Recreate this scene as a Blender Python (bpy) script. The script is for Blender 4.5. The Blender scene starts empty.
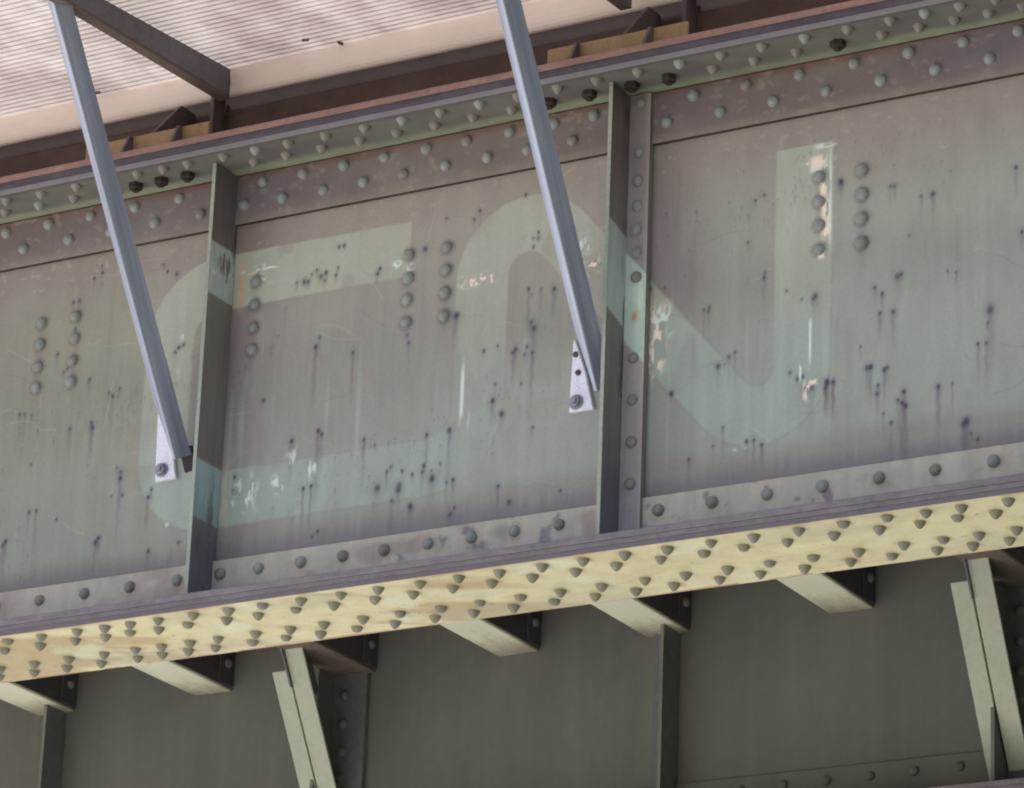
import bpy, bmesh, math, random
import numpy as np
from mathutils import Vector, Matrix
random.seed(7)
sc = bpy.context.scene
C = sc.collection
# ---------------------------------------------------------------- measured layout (metres; web face of near girder is Y=0)
BOT_LEG = [-1.013, -0.851, -0.69, -0.527, -0.376, -0.244, -0.104, 0.037, 0.174, 0.316, 0.456, 0.594, 0.735, 1.041, 1.201, 1.366, 1.529, 1.692, 1.853, 2.017]
TOP_UP = [-1.255, -1.092, -0.935, -0.773, -0.611, -0.315, -0.174, -0.031, 0.108, 0.251, 0.384, 0.527, 0.673, 0.803, 1.118, 1.282, 1.447, 1.611, 1.774, 1.936, 2.096]
TOP_LO = [-1.179, -1.012, -0.857, -0.695, -0.529, -0.374, -0.241, -0.101, 0.039, 0.176, 0.318, 0.457, 0.589, 0.735, 1.038, 1.202, 1.367, 1.528, 1.691, 1.853, 2.013]
UND_OUT = [-1.148, -1.019, -0.888, -0.77, -0.666, -0.573, -0.485, -0.359, -0.247, -0.134, -0.006, 0.127, 0.254, 0.381, 0.511, 0.637, 0.764, 0.889, 1.02, 1.149, 1.277, 1.403, 1.532, 1.66, 1.787, 1.888, 1.99, 2.092]
UND_IN = [-1.203, -1.076, -0.947, -0.825, -0.298, -0.185, -0.063, 0.068, 0.194, 0.321, 0.449, 0.576, 1.217, 1.345, 1.473, 1.73, 1.84, 1.943, 2.042, 2.141]
NUTS = [-0.718, -0.626, -0.532, 0.699, 0.829, 0.965, 1.081, 1.6]
ROWS = {
 -.158: [-1.007, -0.885, -0.757, -0.663, -0.575, -0.479, -0.358, -0.243, -0.126, -0.003, 0.128, 0.253, 0.384, 0.507, 0.636, 0.765, 0.893, 1.018, 1.147, 1.276, 1.399, 1.531, 1.66, 1.78, 1.89, 1.99],
 -.087: [-1.069, -0.944, -0.817, -0.711, -0.624, -0.53, -0.423, -0.294, -0.186, -0.062, 0.061, 0.194, 0.318, 0.449, 0.572, 0.698, 0.829, 0.957, 1.087, 1.216, 1.338, 1.465, 1.596, 1.725, 1.844, 1.948, 2.05],
 .06: [-1.067, -0.941, -0.817, -0.706, -0.615, -0.519, -0.421, -0.293, -0.178, -0.061, 0.068, 0.192, 0.322, 0.449, 0.579, 0.703, 0.833, 0.967, 1.086, 1.217, 1.34, 1.469, 1.6, 1.728, 1.841, 1.944, 2.045],
 .13: [-1.123, -0.999, -0.875, -0.748, -0.662, -0.569, -0.473, -0.348, -0.235, -0.12, 0.005, 0.131, 0.26, 0.385, 0.515, 0.645, 0.77, 0.899, 1.02, 1.155, 1.28, 1.411, 1.543, 1.666, 1.793, 1.897, 1.998]}
SPLICE = [(-1.099, x) for x in (1.056, .987, .915, .8475)] + [(-.9715, x) for x in (1.057, .987, .915, .847)] \
  + [(.2, x) for x in (1.058, .986, .917, .847)] + [(.327, x) for x in (1.058, .989, .9175, .847)] \
  + [(-.3235, x) for x in (1.062, .988, .916, .847)] + [(1.5045, x) for x in (1.063, .99, .92, .849)] + [(1.6315, x) for x in (1.059, .988, .917, .845)]
STIFF_RIV = [1.378, 1.226, 1.1395, 1.063, .991, .9215, .85, .6106, .4876, .3653, .2444]
# rust pits that weep down the web: x, z, radius, streak length
SPOTS =  [(1.568,1.036,0.0052,0.024),(1.715,0.998,0.0035,0.037),(1.727,0.996,0.0035,0.043),(1.805,0.952,0.0035,0.043),(1.84,0.953,0.0052,0.049),(2.079,0.987,0.0043,0.043),(2.095,0.798,0.0038,0.049),(2.003,0.594,0.0087,0.092),(1.737,0.732,0.0064,0.055),(1.748,0.736,0.0046,0.031),(1.67,0.711,0.0046,0.037),(1.692,0.69,0.0046,0.043),(1.685,0.635,0.0041,0.031),(1.724,0.633,0.0064,0.061),(1.882,0.723,0.0023,0.012),(1.906,0.715,0.0029,0.037),(1.77,0.844,0.0023,0.012),(1.996,0.556,0.0023,0.024),(1.968,0.502,0.0035,0.043),(1.992,0.501,0.0046,0.061),(1.649,0.485,0.0058,0.073),(1.66,0.485,0.0046,0.049),(1.699,0.471,0.0041,0.049),(1.708,0.476,0.0035,0.043),(1.681,0.43,0.0035,0.031),(1.678,0.407,0.0046,0.067),(1.697,0.348,0.0035,0.049),(1.72,0.32,0.0038,0.055),(1.756,0.401,0.0049,0.043),(1.739,0.38,0.0041,0.049),(1.751,0.37,0.0041,0.122),(1.761,0.361,0.0041,0.122),(1.854,0.4,0.0052,0.092),(1.895,0.403,0.0023,0.049),(1.928,0.284,0.0064,0.061),(1.935,0.293,0.0058,0.055),(1.948,0.255,0.0029,0.015),(1.966,0.237,0.0038,0.012),(1.532,0.464,0.0046,0.061),(1.55,0.462,0.0041,0.055),(1.527,0.447,0.0029,0.031),(1.629,0.547,0.0023,0.024),(0.989,0.821,0.0043,0.009),(1.034,0.817,0.0029,0.012),(1.158,0.73,0.0041,0.067),(1.171,0.723,0.0038,0.055),(1.173,0.735,0.0035,0.046),(1.204,0.56,0.0052,0.061),(1.237,0.582,0.0038,0.043),(1.255,0.591,0.0035,0.049),(1.225,0.562,0.0023,0.018),(1.421,0.506,0.0041,0.012),(1.444,0.484,0.0041,0.012),(1.459,0.488,0.0046,0.024),(1.485,0.456,0.0075,0.092),(1.465,0.453,0.0035,0.024),(1.531,0.462,0.0052,0.092),(1.549,0.459,0.0043,0.076),(1.526,0.446,0.0035,0.049),(1.494,0.716,0.0058,0.037),(1.487,0.708,0.0029,0.015),(1.454,0.713,0.0023,0.009),(1.062,0.501,0.0046,0.012),(1.223,0.379,0.0032,0.043),(1.295,0.329,0.0038,0.061),(1.316,0.329,0.0041,0.061),(1.34,0.313,0.0046,0.061),(1.121,0.301,0.0035,0.031),(1.194,0.329,0.0029,0.037),(1.408,0.745,0.0023,0.009),(1.342,0.809,0.0035,0.037),(1.339,0.795,0.0038,0.061),(1.309,1.029,0.0035,0.024),(1.335,1.04,0.0035,0.015),(1.288,0.909,0.0023,0.012),(1.033,1.037,0.0023,0.009),(1.128,1.028,0.0023,0.018),(1.567,1.038,0.0064,0.024),(1.034,0.818,0.0023,0.009),(0.579,1.177,0.0035,0.006),(0.43,1.155,0.0046,0.031),(0.412,1.131,0.0035,0.018),(0.32,1.151,0.0032,0.012),(0.625,1.054,0.0035,0.009),(0.626,1.036,0.0038,0.009),(0.609,1.039,0.0026,0.009),(0.611,1.012,0.0029,0.006),(0.102,1.032,0.0046,0.015),(0.094,1.018,0.0043,0.015),(0.252,1.068,0.0064,0.015),(0.367,0.842,0.007,0.061),(0.205,0.81,0.0038,0.018),(0.212,0.785,0.0043,0.043),(0.025,0.784,0.0041,0.079),(0.601,0.886,0.0043,0.061),(0.641,0.879,0.0029,0.043),(0.683,0.872,0.0052,0.049),(0.612,0.867,0.002,0.012),(0.613,0.783,0.0058,0.024),(0.622,0.764,0.007,0.092),(0.507,0.729,0.0029,0.012),(0.462,0.721,0.0046,0.012),(0.566,0.709,0.0052,0.043),(0.558,0.7,0.0046,0.067),(0.602,0.71,0.0041,0.049),(0.62,0.69,0.0041,0.061),(0.595,0.688,0.0035,0.024),(0.503,0.615,0.0032,0.037),(0.588,0.604,0.0029,0.009),(0.497,0.566,0.0064,0.031),(0.528,0.522,0.0058,0.079),(0.361,0.498,0.0055,0.092),(0.287,0.494,0.0046,0.073),(0.078,0.511,0.0038,0.073),(0.115,0.49,0.0029,0.024),(0.131,0.358,0.0099,0.067),(0.204,0.358,0.0075,0.049),(0.201,0.343,0.0064,0.049),(0.181,0.314,0.0052,0.061),(0.243,0.287,0.0081,0.049),(0.172,0.415,0.0029,0.024),(0.16,0.403,0.0029,0.031),(0.281,0.403,0.0043,0.037),(0.276,0.385,0.0035,0.031),(0.336,0.403,0.0029,0.018),(0.31,0.362,0.0072,0.061),(0.379,0.348,0.0043,0.037),(0.358,0.343,0.0029,0.031),(0.388,0.264,0.0035,0.012),(0.374,0.244,0.0052,0.043),(0.526,0.309,0.0041,0.061),(0.562,0.257,0.0058,0.024),(0.726,0.268,0.0035,0.024),(0.63,0.466,0.0032,0.031),(0.307,0.385,0.0023,0.012),(0.244,0.382,0.0029,0.012),(0.21,0.398,0.0029,0.012),(-0.814,0.778,0.0046,0.067),(-0.829,0.792,0.0029,0.024),(-0.791,0.799,0.0035,0.018),(-0.882,0.692,0.0052,0.061),(-0.886,0.707,0.0035,0.015),(-0.764,0.532,0.0052,0.024),(-0.764,0.513,0.0058,0.122),(-0.649,0.463,0.0043,0.024),(-0.66,0.44,0.0052,0.043),(-0.827,0.335,0.0041,0.031),(-0.837,0.326,0.0046,0.049),(-0.645,0.272,0.0046,0.031),(-0.539,0.285,0.0035,0.015),(-0.168,0.542,0.0052,0.067),(-0.079,0.561,0.0049,0.092),(-0.066,0.548,0.0043,0.085),(-0.275,0.682,0.0041,0.003),(-0.119,0.391,0.0043,0.073),(-0.093,0.395,0.0043,0.079),(-0.358,0.459,0.0043,0.006),(-0.36,0.418,0.0043,0.006),(-0.062,0.255,0.0038,0.009),(-0.08,0.24,0.0029,0.006),(-0.664,1.174,0.0041,0.009),(-0.613,1.136,0.0046,0.012),(-0.648,1.15,0.0029,0.009),(-0.043,1.126,0.0038,0.006),(-0.025,1.126,0.0038,0.006),(-0.104,0.824,0.0064,0.085),(-0.092,0.85,0.0035,0.024),(-0.183,1.036,0.0035,0.015),(-0.157,1.035,0.0052,0.018),(-0.142,1.034,0.0035,0.015),(-0.1,1.042,0.0052,0.031),(-0.083,1.051,0.0041,0.037),(-0.115,1.064,0.0029,0.024),(-0.048,1.037,0.0035,0.015),(-0.042,1.06,0.0029,0.015),(-0.6,0.885,0.0041,0.006),(-0.587,0.897,0.0041,0.006),(-0.571,0.903,0.0035,0.006),(-0.086,1.027,0.0035,0.012),(-0.132,1.055,0.0029,0.015),(-0.887,1.187,0.0041,0.031),(-0.915,1.174,0.0029,0.024),(-0.891,1.21,0.0026,0.012),(-0.987,1.107,0.0041,0.024),(-0.965,1.108,0.0041,0.024),(-0.972,1.019,0.0038,0.012),(-1.03,0.946,0.0038,0.037),(-1.154,0.771,0.0046,0.073),(-1.135,0.77,0.0038,0.043),(-1.109,0.762,0.0035,0.037),(-0.904,0.846,0.0043,0.049),(-0.989,0.894,0.0035,0.012),(-1.002,0.884,0.0029,0.009),(-1.081,0.711,0.0023,0.031),(-0.963,0.698,0.0041,0.049),(-0.883,0.704,0.0046,0.031),(-0.879,0.688,0.0046,0.049),(-1.089,0.452,0.0049,0.085),(-1.063,0.453,0.0043,0.079),(-1.175,0.36,0.0049,0.061),(-1.167,0.371,0.0043,0.043),(-0.836,0.321,0.0046,0.067),(-0.827,0.336,0.0041,0.043),(-0.985,0.416,0.0029,0.012),(-1.096,0.603,0.0023,0.006),(-0.791,0.462,0.0029,0.012),(-0.752,0.459,0.0038,0.009),(-0.78,0.548,0.0029,0.006)]

# ---------------------------------------------------------------- helpers: objects
def tag(o, label=None, cat=None, group=None, kind=None):
    if label: o['label'] = label
    if cat: o['category'] = cat
    if group: o['group'] = group
    if kind: o['kind'] = kind
    return o
def thing(name, label, cat, loc=(0, 0, 0), group=None):
    o = bpy.data.objects.new(name, None); C.objects.link(o); o.location = loc; o.empty_display_size = .2
    bpy.context.view_layer.update()
    return tag(o, label, cat, group, 'thing')
def adopt(o, parent):
    if parent is not None:
        o.parent = parent
        p = parent; m = Vector((0, 0, 0))
        while p is not None:
            m += p.location; p = p.parent
        o.location = Vector(o.location) - m
    return o
def link(name, me, mat, parent=None, smooth=False):
    o = bpy.data.objects.new(name, me); C.objects.link(o)
    for m in (mat if isinstance(mat, (list, tuple)) else [mat]): me.materials.append(m)
    if smooth: me.shade_smooth()
    return adopt(o, parent)
class MB:
    def __init__(s): s.bm = bmesh.new()
    def box(s, x0, x1, y0, y1, z0, z1, bev=0.0, mi=0, M=None):
        b = bmesh.new()
        bmesh.ops.create_cube(b, size=1)
        for v in b.verts:
            v.co = Vector(((x0+x1)/2+v.co.x*(x1-x0), (y0+y1)/2+v.co.y*(y1-y0), (z0+z1)/2+v.co.z*(z1-z0)))
        if bev: bmesh.ops.bevel(b, geom=b.edges[:], offset=bev, segments=1, affect='EDGES')
        s._merge(b, mi, M); return s
    def poly(s, pts, ext, mi=0, bev=0.0):
        """prism: planar polygon pts extruded by vector ext"""
        b = bmesh.new()
        a = [b.verts.new(p) for p in pts]; e = Vector(ext)
        c = [b.verts.new(Vector(p)+e) for p in pts]
        n = len(pts)
        b.faces.new(a); b.faces.new(c[::-1])
        for i in range(n): b.faces.new((a[i], c[i], c[(i+1) % n], a[(i+1) % n]))
        bmesh.ops.recalc_face_normals(b, faces=b.faces[:])
        if bev: bmesh.ops.bevel(b, geom=b.edges[:], offset=bev, segments=1, affect='EDGES')
        s._merge(b, mi, None); return s
    def _merge(s, b, mi, M):
        mp = {}
        for v in b.verts: mp[v] = s.bm.verts.new(M @ v.co if M is not None else v.co)
        for f in b.faces:
            g = s.bm.faces.new([mp[v] for v in f.verts]); g.material_index = mi; g.smooth = f.smooth
        b.free()
    def lathe(s, prof, n, M, mi=0):
        """revolve (r,h) profile round local z, placed by M"""
        rings = []
        for r, h in prof:
            if r < 1e-6: rings.append([s.bm.verts.new(M @ Vector((0, 0, h)))])
            else: rings.append([s.bm.verts.new(M @ Vector((r*math.cos(2*math.pi*i/n), r*math.sin(2*math.pi*i/n), h))) for i in range(n)])
        for a, b in zip(rings, rings[1:]):
            for i in range(n):
                j = (i+1) % n
                if len(b) == 1: f = s.bm.faces.new((a[i], a[j], b[0]))
                elif len(a) == 1: f = s.bm.faces.new((a[0], b[j], b[i]))
                else: f = s.bm.faces.new((a[i], a[j], b[j], b[i]))
                f.smooth = True; f.material_index = mi
        return s
    def build(s, name, mat, parent=None, loc=None):
        me = bpy.data.meshes.new(name); s.bm.normal_update(); s.bm.to_mesh(me); s.bm.free()
        o = link(name, me, mat, None)
        if loc is not None: o.location = loc
        return adopt(o, parent)

# ---------------------------------------------------------------- helpers: noise and colour in numpy
def _hash(i, j, seed):
    n = (i.astype(np.int64)*374761393 + j.astype(np.int64)*668265263 + seed*974634777) & 0xffffffff
    n = ((n ^ (n >> 13))*1274126177) & 0xffffffff
    return ((n ^ (n >> 16)) & 0xffffff)/float(0xffffff)
def vn(x, y, seed=0):
    i = np.floor(x); j = np.floor(y); u = x-i; v = y-j
    u = u*u*(3-2*u); v = v*v*(3-2*v)
    a = _hash(i, j, seed); b = _hash(i+1, j, seed); c = _hash(i, j+1, seed); d = _hash(i+1, j+1, seed)
    return (a*(1-u)+b*u)*(1-v)+(c*(1-u)+d*u)*v
def fbm(x, y, seed=0, o=4):
    t = 0; w = .5; k = 0
    for q in range(o):
        t = t+w*vn(x*2**q+17*q, y*2**q+9*q, seed+q); k += w; w *= .5
    return t/k
def ss(a, b, x):
    t = np.clip((x-a)/(b-a), 0, 1); return t*t*(3-2*t)
def lin(c):
    return np.array([(q/12.92 if q <= .04045 else ((q+.055)/1.055)**2.4) for q in (v/255. for v in c)])
def L(c, k=1.0): return lin(c)*k
def mixc(A, B, t): return A*(1-t[..., None])+B*t[..., None]
def full(c, X): return np.ones(X.shape+(1,))*c

# ---------------------------------------------------------------- painted sheet: a steel plate with a dense front face that carries its paint colour
def sheet(name, us, vs, O, U, V, thick, colfn, mat, parent, rim=None):
    us = np.asarray(us, float); vs = np.asarray(vs, float); nu, nv = len(us), len(vs)
    O, U, V = (np.array(q, float) for q in (O, U, V)); N = np.cross(U, V)
    uu, vv = np.meshgrid(us, vs)                         # [nv,nu]
    P = O+uu[..., None]*U+vv[..., None]*V
    col = colfn(uu, vv)
    base = nu*nv
    back = [P[0, 0]-N*thick, P[0, -1]-N*thick, P[-1, -1]-N*thick, P[-1, 0]-N*thick]
    verts = np.concatenate([P.reshape(-1, 3), np.array(back)])
    idx = np.arange(base).reshape(nv, nu)
    quads = np.stack([idx[:-1, :-1], idx[:-1, 1:], idx[1:, 1:], idx[1:, :-1]], -1).reshape(-1, 4)
    b0, b1, b2, b3 = base, base+1, base+2, base+3
    f0, f1, f2, f3 = range(base+4, base+8)
    verts = np.concatenate([verts, np.array([P[0, 0], P[0, -1], P[-1, -1], P[-1, 0]])])
    rims = [[b3, b2, b1, b0], [b0, b1, f1, f0], [b1, b2, f2, f1], [b2, b3, f3, f2], [b3, b0, f0, f3]]
    loops = np.concatenate([quads.ravel()]+[np.array(r) for r in rims]).astype(np.int32)
    sizes = np.concatenate([np.full(len(quads), 4), [len(r) for r in rims]]).astype(np.int32)
    starts = np.concatenate([[0], np.cumsum(sizes)[:-1]]).astype(np.int32)
    me = bpy.data.meshes.new(name)
    me.vertices.add(len(verts)); me.vertices.foreach_set('co', verts.ravel())
    me.loops.add(len(loops)); me.loops.foreach_set('vertex_index', loops)
    me.polygons.add(len(sizes)); me.polygons.foreach_set('loop_start', starts)
    me.update(calc_edges=True)
    a = me.color_attributes.new('paint', 'FLOAT_COLOR', 'POINT')
    c4 = np.ones((len(verts), 4)); c4[:base, :3] = col.reshape(-1, 3)
    c4[base:, :3] = col.reshape(-1, 3).mean(0) if rim is None else rim
    a.data.foreach_set('color', c4.ravel())
    me.validate(); me.shade_flat()
    return link(name, me, mat, parent)

# ---------------------------------------------------------------- materials
def nodes(name):
    m = bpy.data.materials.new(name); m.use_nodes = True
    nt = m.node_tree; b = nt.nodes['Principled BSDF']
    return m, nt, b
def N(nt, t, **k):
    n = nt.nodes.new(t)
    for a, v in k.items():
        if a in n.inputs.keys(): n.inputs[a].default_value = v
        else: setattr(n, a, v)
    return n
def noise(nt, scale, detail=4, rough=.6, vec=None):
    n = N(nt, 'ShaderNodeTexNoise'); n.inputs['Scale'].default_value = scale; n.inputs['Detail'].default_value = detail; n.inputs['Roughness'].default_value = rough
    if vec is not None: nt.links.new(vec, n.inputs['Vector'])
    return n.outputs['Fac']
def coords(nt, sx=1, sy=1, sz=1, rot=None):
    g = N(nt, 'ShaderNodeNewGeometry'); mp = N(nt, 'ShaderNodeMapping'); mp.inputs['Scale'].default_value = (sx, sy, sz)
    src = g.outputs['Position']
    if rot is not None:
        m0 = N(nt, 'ShaderNodeMapping'); m0.inputs['Rotation'].default_value = rot; nt.links.new(src, m0.inputs['Vector']); src = m0.outputs['Vector']
    nt.links.new(src, mp.inputs['Vector']); return mp.outputs['Vector']
def ramp(nt, fac, stops):
    r = N(nt, 'ShaderNodeValToRGB'); e = r.color_ramp.elements
    while len(e) < len(stops): e.new(.5)
    for q, (p, c) in zip(e, stops): q.position = p; q.color = (c[0], c[1], c[2], 1)
    nt.links.new(fac, r.inputs['Fac']); return r.outputs['Color']
def mix(nt, fac, a, b, mode='MIX'):
    m = N(nt, 'ShaderNodeMix', data_type='RGBA', blend_type=mode)
    def put(v, i):
        if isinstance(v, (int, float)): m.inputs[i].default_value = v
        elif hasattr(v, 'type') and hasattr(v, 'node'): nt.links.new(v, m.inputs[i])
        else: m.inputs[i].default_value = (v[0], v[1], v[2], 1)
    put(fac, 0); put(a, 6); put(b, 7); return m.outputs[2]
def bump(nt, b, h, strength, dist):
    n = N(nt, 'ShaderNodeBump'); n.inputs['Strength'].default_value = strength; n.inputs['Distance'].default_value = dist
    nt.links.new(h, n.inputs['Height']); nt.links.new(n.outputs['Normal'], b.inputs['Normal'])
def painted(name):
    """reads the paint colour of a sheet, breaks it up with fine dirt"""
    m, nt, b = nodes(name)
    a = N(nt, 'ShaderNodeAttribute', attribute_name='paint')
    n1 = noise(nt, 90, 5, .7, coords(nt)); n2 = noise(nt, 14, 4, .6, coords(nt, 1, 1, .35))
    c = mix(nt, 1.0, a.outputs['Color'], ramp(nt, n1, [(.25, (.92, .915, .92)), (.75, (1.07, 1.07, 1.065))]), 'MULTIPLY')
    c = mix(nt, 1.0, c, ramp(nt, n2, [(.2, (.9, .88, .9)), (.8, (1.08, 1.09, 1.08))]), 'MULTIPLY')
    nt.links.new(c, b.inputs['Base Color']); b.inputs['Roughness'].default_value = .55
    b.inputs['Specular IOR Level'].default_value = .35
    hsum = N(nt, 'ShaderNodeMath', operation='ADD'); k1 = N(nt, 'ShaderNodeMath', operation='MULTIPLY'); k1.inputs[1].default_value = 14
    nt.links.new(noise(nt, 4.5, 2, .5, coords(nt)), k1.inputs[0]); nt.links.new(k1.outputs[0], hsum.inputs[0]); nt.links.new(noise(nt, 130, 4, .7, coords(nt)), hsum.inputs[1])
    bump(nt, b, hsum.outputs[0], .5, .0012)
    return m
def steel(name, c1, c2, rust=(.12, .06, .04), rust_amt=.25, rough=.65, scale=9, streak=.3, metal=0, bs=.25, amp=.19, st=None, rot=None):
    m, nt, b = nodes(name)
    v = coords(nt, *(st or (1, 1, streak)), rot=rot)
    n1 = noise(nt, scale, 6, .65, v); n2 = noise(nt, scale*6, 5, .7, coords(nt)); n3 = noise(nt, scale*2.3, 5, .75, v)
    c = ramp(nt, n1, [(.3, c1), (.7, c2)])
    c = mix(nt, 1.0, c, ramp(nt, n2, [(.25, (1-amp,)*3), (.75, (1+amp,)*3)]), 'MULTIPLY')
    r = ramp(nt, n3, [(.5+.25*(1-rust_amt), (0, 0, 0)), (.62+.3*(1-rust_amt), (1, 1, 1))])
    c = mix(nt, r, c, rust)
    nt.links.new(c, b.inputs['Base Color']); b.inputs['Roughness'].default_value = rough
    b.inputs['Metallic'].default_value = metal; b.inputs['Specular IOR Level'].default_value = .3
    bump(nt, b, n2, bs, .0015)
    return m

# ================================================================= paint of the near girder
KW = 1.0          # albedo per target brightness for faces towards the viewer
def arc(cx, cz, r, a0, a1, n=10):
    return [(cx+r*math.cos(math.radians(a0+(a1-a0)*i/n)), cz+r*math.sin(math.radians(a0+(a1-a0)*i/n))) for i in range(n+1)]
LOGO = [(.2, 1.077)]+arc(-.455, .913, .164, 90, 180)+arc(-.455, .561, .164, 180, 270)+arc(.28, .565, .168, 270, 360)+arc(.595, .94, .147, 180, 45)+arc(1.325, .528, .131, 222, 360)+[(1.457, 1.2)]
def logo_mask(X, Z, half=.087, edge=.0025):
    d = np.full(X.shape, 9.)
    for (ax, az), (bx, bz) in zip(LOGO, LOGO[1:]):
        vx, vz = bx-ax, bz-az
        t = np.clip(((X-ax)*vx+(Z-az)*vz)/(vx*vx+vz*vz), 0, 1)
        d = np.minimum(d, np.hypot(X-ax-t*vx, Z-az-t*vz))
    m = 1-ss(half-edge, half+edge, d)
    return m*(1-ss(.199, .205, X)*(Z > .97)*(X < .36))*(1-ss(1.161, 1.166, Z)*(X > 1.3))
def logo_rim(X, Z):
    a = logo_mask(X, Z, .089, .004); b = logo_mask(X, Z, .083, .004)
    return np.clip(a-b, 0, 1)
STX = [-.405, .924]
def web_paint(X, Z):
    n = fbm(X*3, Z*3, 3); n2 = fbm(X*14, Z*9, 5); vs = fbm(X*55, Z*2.2, 8, 3); big = fbm(X*1.1+4, Z*1.6, 11, 3)
    mauve = L((150, 138, 130)); grey = L((155, 151, 145)); green = L((161, 163, 157)); olive = L((152, 147, 130))
    g = ss(1.27, .93, Z+(n-.5)*.22)                       # mauve towards the top flange, grey lower down
    c = mixc(full(mauve, X), full(grey, X), g)
    low = ss(.85, .45, Z+(n-.5)*.3)*ss(-.9, .0, X+ (n2-.5)*.4)
    c = mixc(c, full(green, X), np.clip(low*.75+ss(1.2, 1.7, X)*ss(1.15, .95, Z)*.6, 0, 1))
    c = mixc(c, full(olive, X), ss(-.45, -.8, X)*.6*ss(1.2, 1.0, Z))
    c = mixc(c, full(green, X), ss(-.6, -.8, X)*ss(.85, .5, Z)*.55)
    c = mixc(c, full(L((142, 128, 123)), X), np.clip((big-.5)*1.6, 0, .38)*ss(.5, .85, Z))
    for sx in STX:                                        # stain and soft shadow painted to the right of each stiffener
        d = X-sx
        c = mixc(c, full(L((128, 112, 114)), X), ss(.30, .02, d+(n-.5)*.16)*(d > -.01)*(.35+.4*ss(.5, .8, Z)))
    c = mixc(c, full(L((142, 129, 128)), X), .55*ss(.33, .27, Z+(n-.5)*.05)*ss(-.5, -.3, X))
    c = mixc(c, full(L((150, 142, 138)), X), .6*ss(.45, .52, Z)*ss(1.02, .95, Z)*ss(-.4, -.3, X)*ss(.4, .2, X))
    # freshly painted-over letter strokes
    lm = logo_mask(X, Z)
    keep = .46+.55*fbm(X*2.3, Z*2.0, 21, 3)+.5*ss(.25, -.4, X)*ss(.95, 1.05, Z)+.35*ss(1.3, 1.45, X)*ss(.8, 1.0, Z)+.3*np.exp(-((X-1.05)**2+(Z-.62)**2)/.03)
    keep = keep+.3*ss(1.25, 1.4, X)*ss(.5, .9, Z)-.12*ss(.9, 1.1, X)+.2*ss(-.5, -.6, X)
    keep = keep+.3*ss(.4, .0, X)*ss(.5, .4, Z)-.25*np.exp(-((X-.45)**2)/.02)*ss(.95, .7, Z)
    c = mixc(c, mixc(full(L((169, 170, 157)), X), full(L((164, 172, 166)), X), ss(.85, .5, Z)), np.clip(lm*keep*(1-.55*ss(.56, .70, fbm(X*9, Z*5, 23, 4))), 0, .95))
    c = mixc(c, full(L((146, 124, 120)), X), logo_rim(X, Z)*.35*(fbm(X*5, Z*5, 31) > .42))
    # soft rectangular rub marks left of the brace plates
    for (x0, x1, z0, z1, a) in ((-.80, -.645, .585, .68, .5), (-.79, -.64, .455, .545, .5), (.578, .72, .47, .546, .55), (.575, .72, .575, .64, .4)):
        dx = np.maximum(np.abs(X-(x0+x1)/2)-(x1-x0)/2+.015, 0); dz = np.maximum(np.abs(Z-(z0+z1)/2)-(z1-z0)/2+.015, 0); d = np.hypot(dx, dz)-.015
        c = mixc(c, full(L((149, 133, 118)), X), a*.55*ss(.008, -.012, d)*ss(z0-.01, z1+.01, Z))
        c = mixc(c, full(L((172, 172, 158)), X), a*.45*np.exp(-(d/.006)**2)*(Z < (z0+z1)/2+.01))
    # grime washed down on to the ledge of the bottom angle
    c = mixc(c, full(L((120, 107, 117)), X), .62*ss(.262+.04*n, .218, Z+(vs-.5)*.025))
    # vertical run-off streaks
    c = c*(1+(vs-.5)*.10*ss(1.25, .8, Z))[..., None]
    c = mixc(c, full(L((178, 184, 176)), X), .32*ss(.66, .82, fbm(X*38, Z*1.6, 55, 3))*ss(1.0, .6, Z)*ss(.22, .4, Z))
    c = c*(1+.10*ss(.75, .95, Z))[..., None]*np.array((1.02, 1.0, .97))
    c = c*(1-.14*ss(-.5, -.95, X))[..., None]
    c = c*np.array((.93, .94, .93))
    # pale scuffs high on the plate
    c = mixc(c, full(L((172, 160, 150)), X), .45*ss(.7, .78, fbm(X*45+Z*20, Z*60, 71, 3))*ss(1.1, 1.2, Z))
    return c
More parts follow.
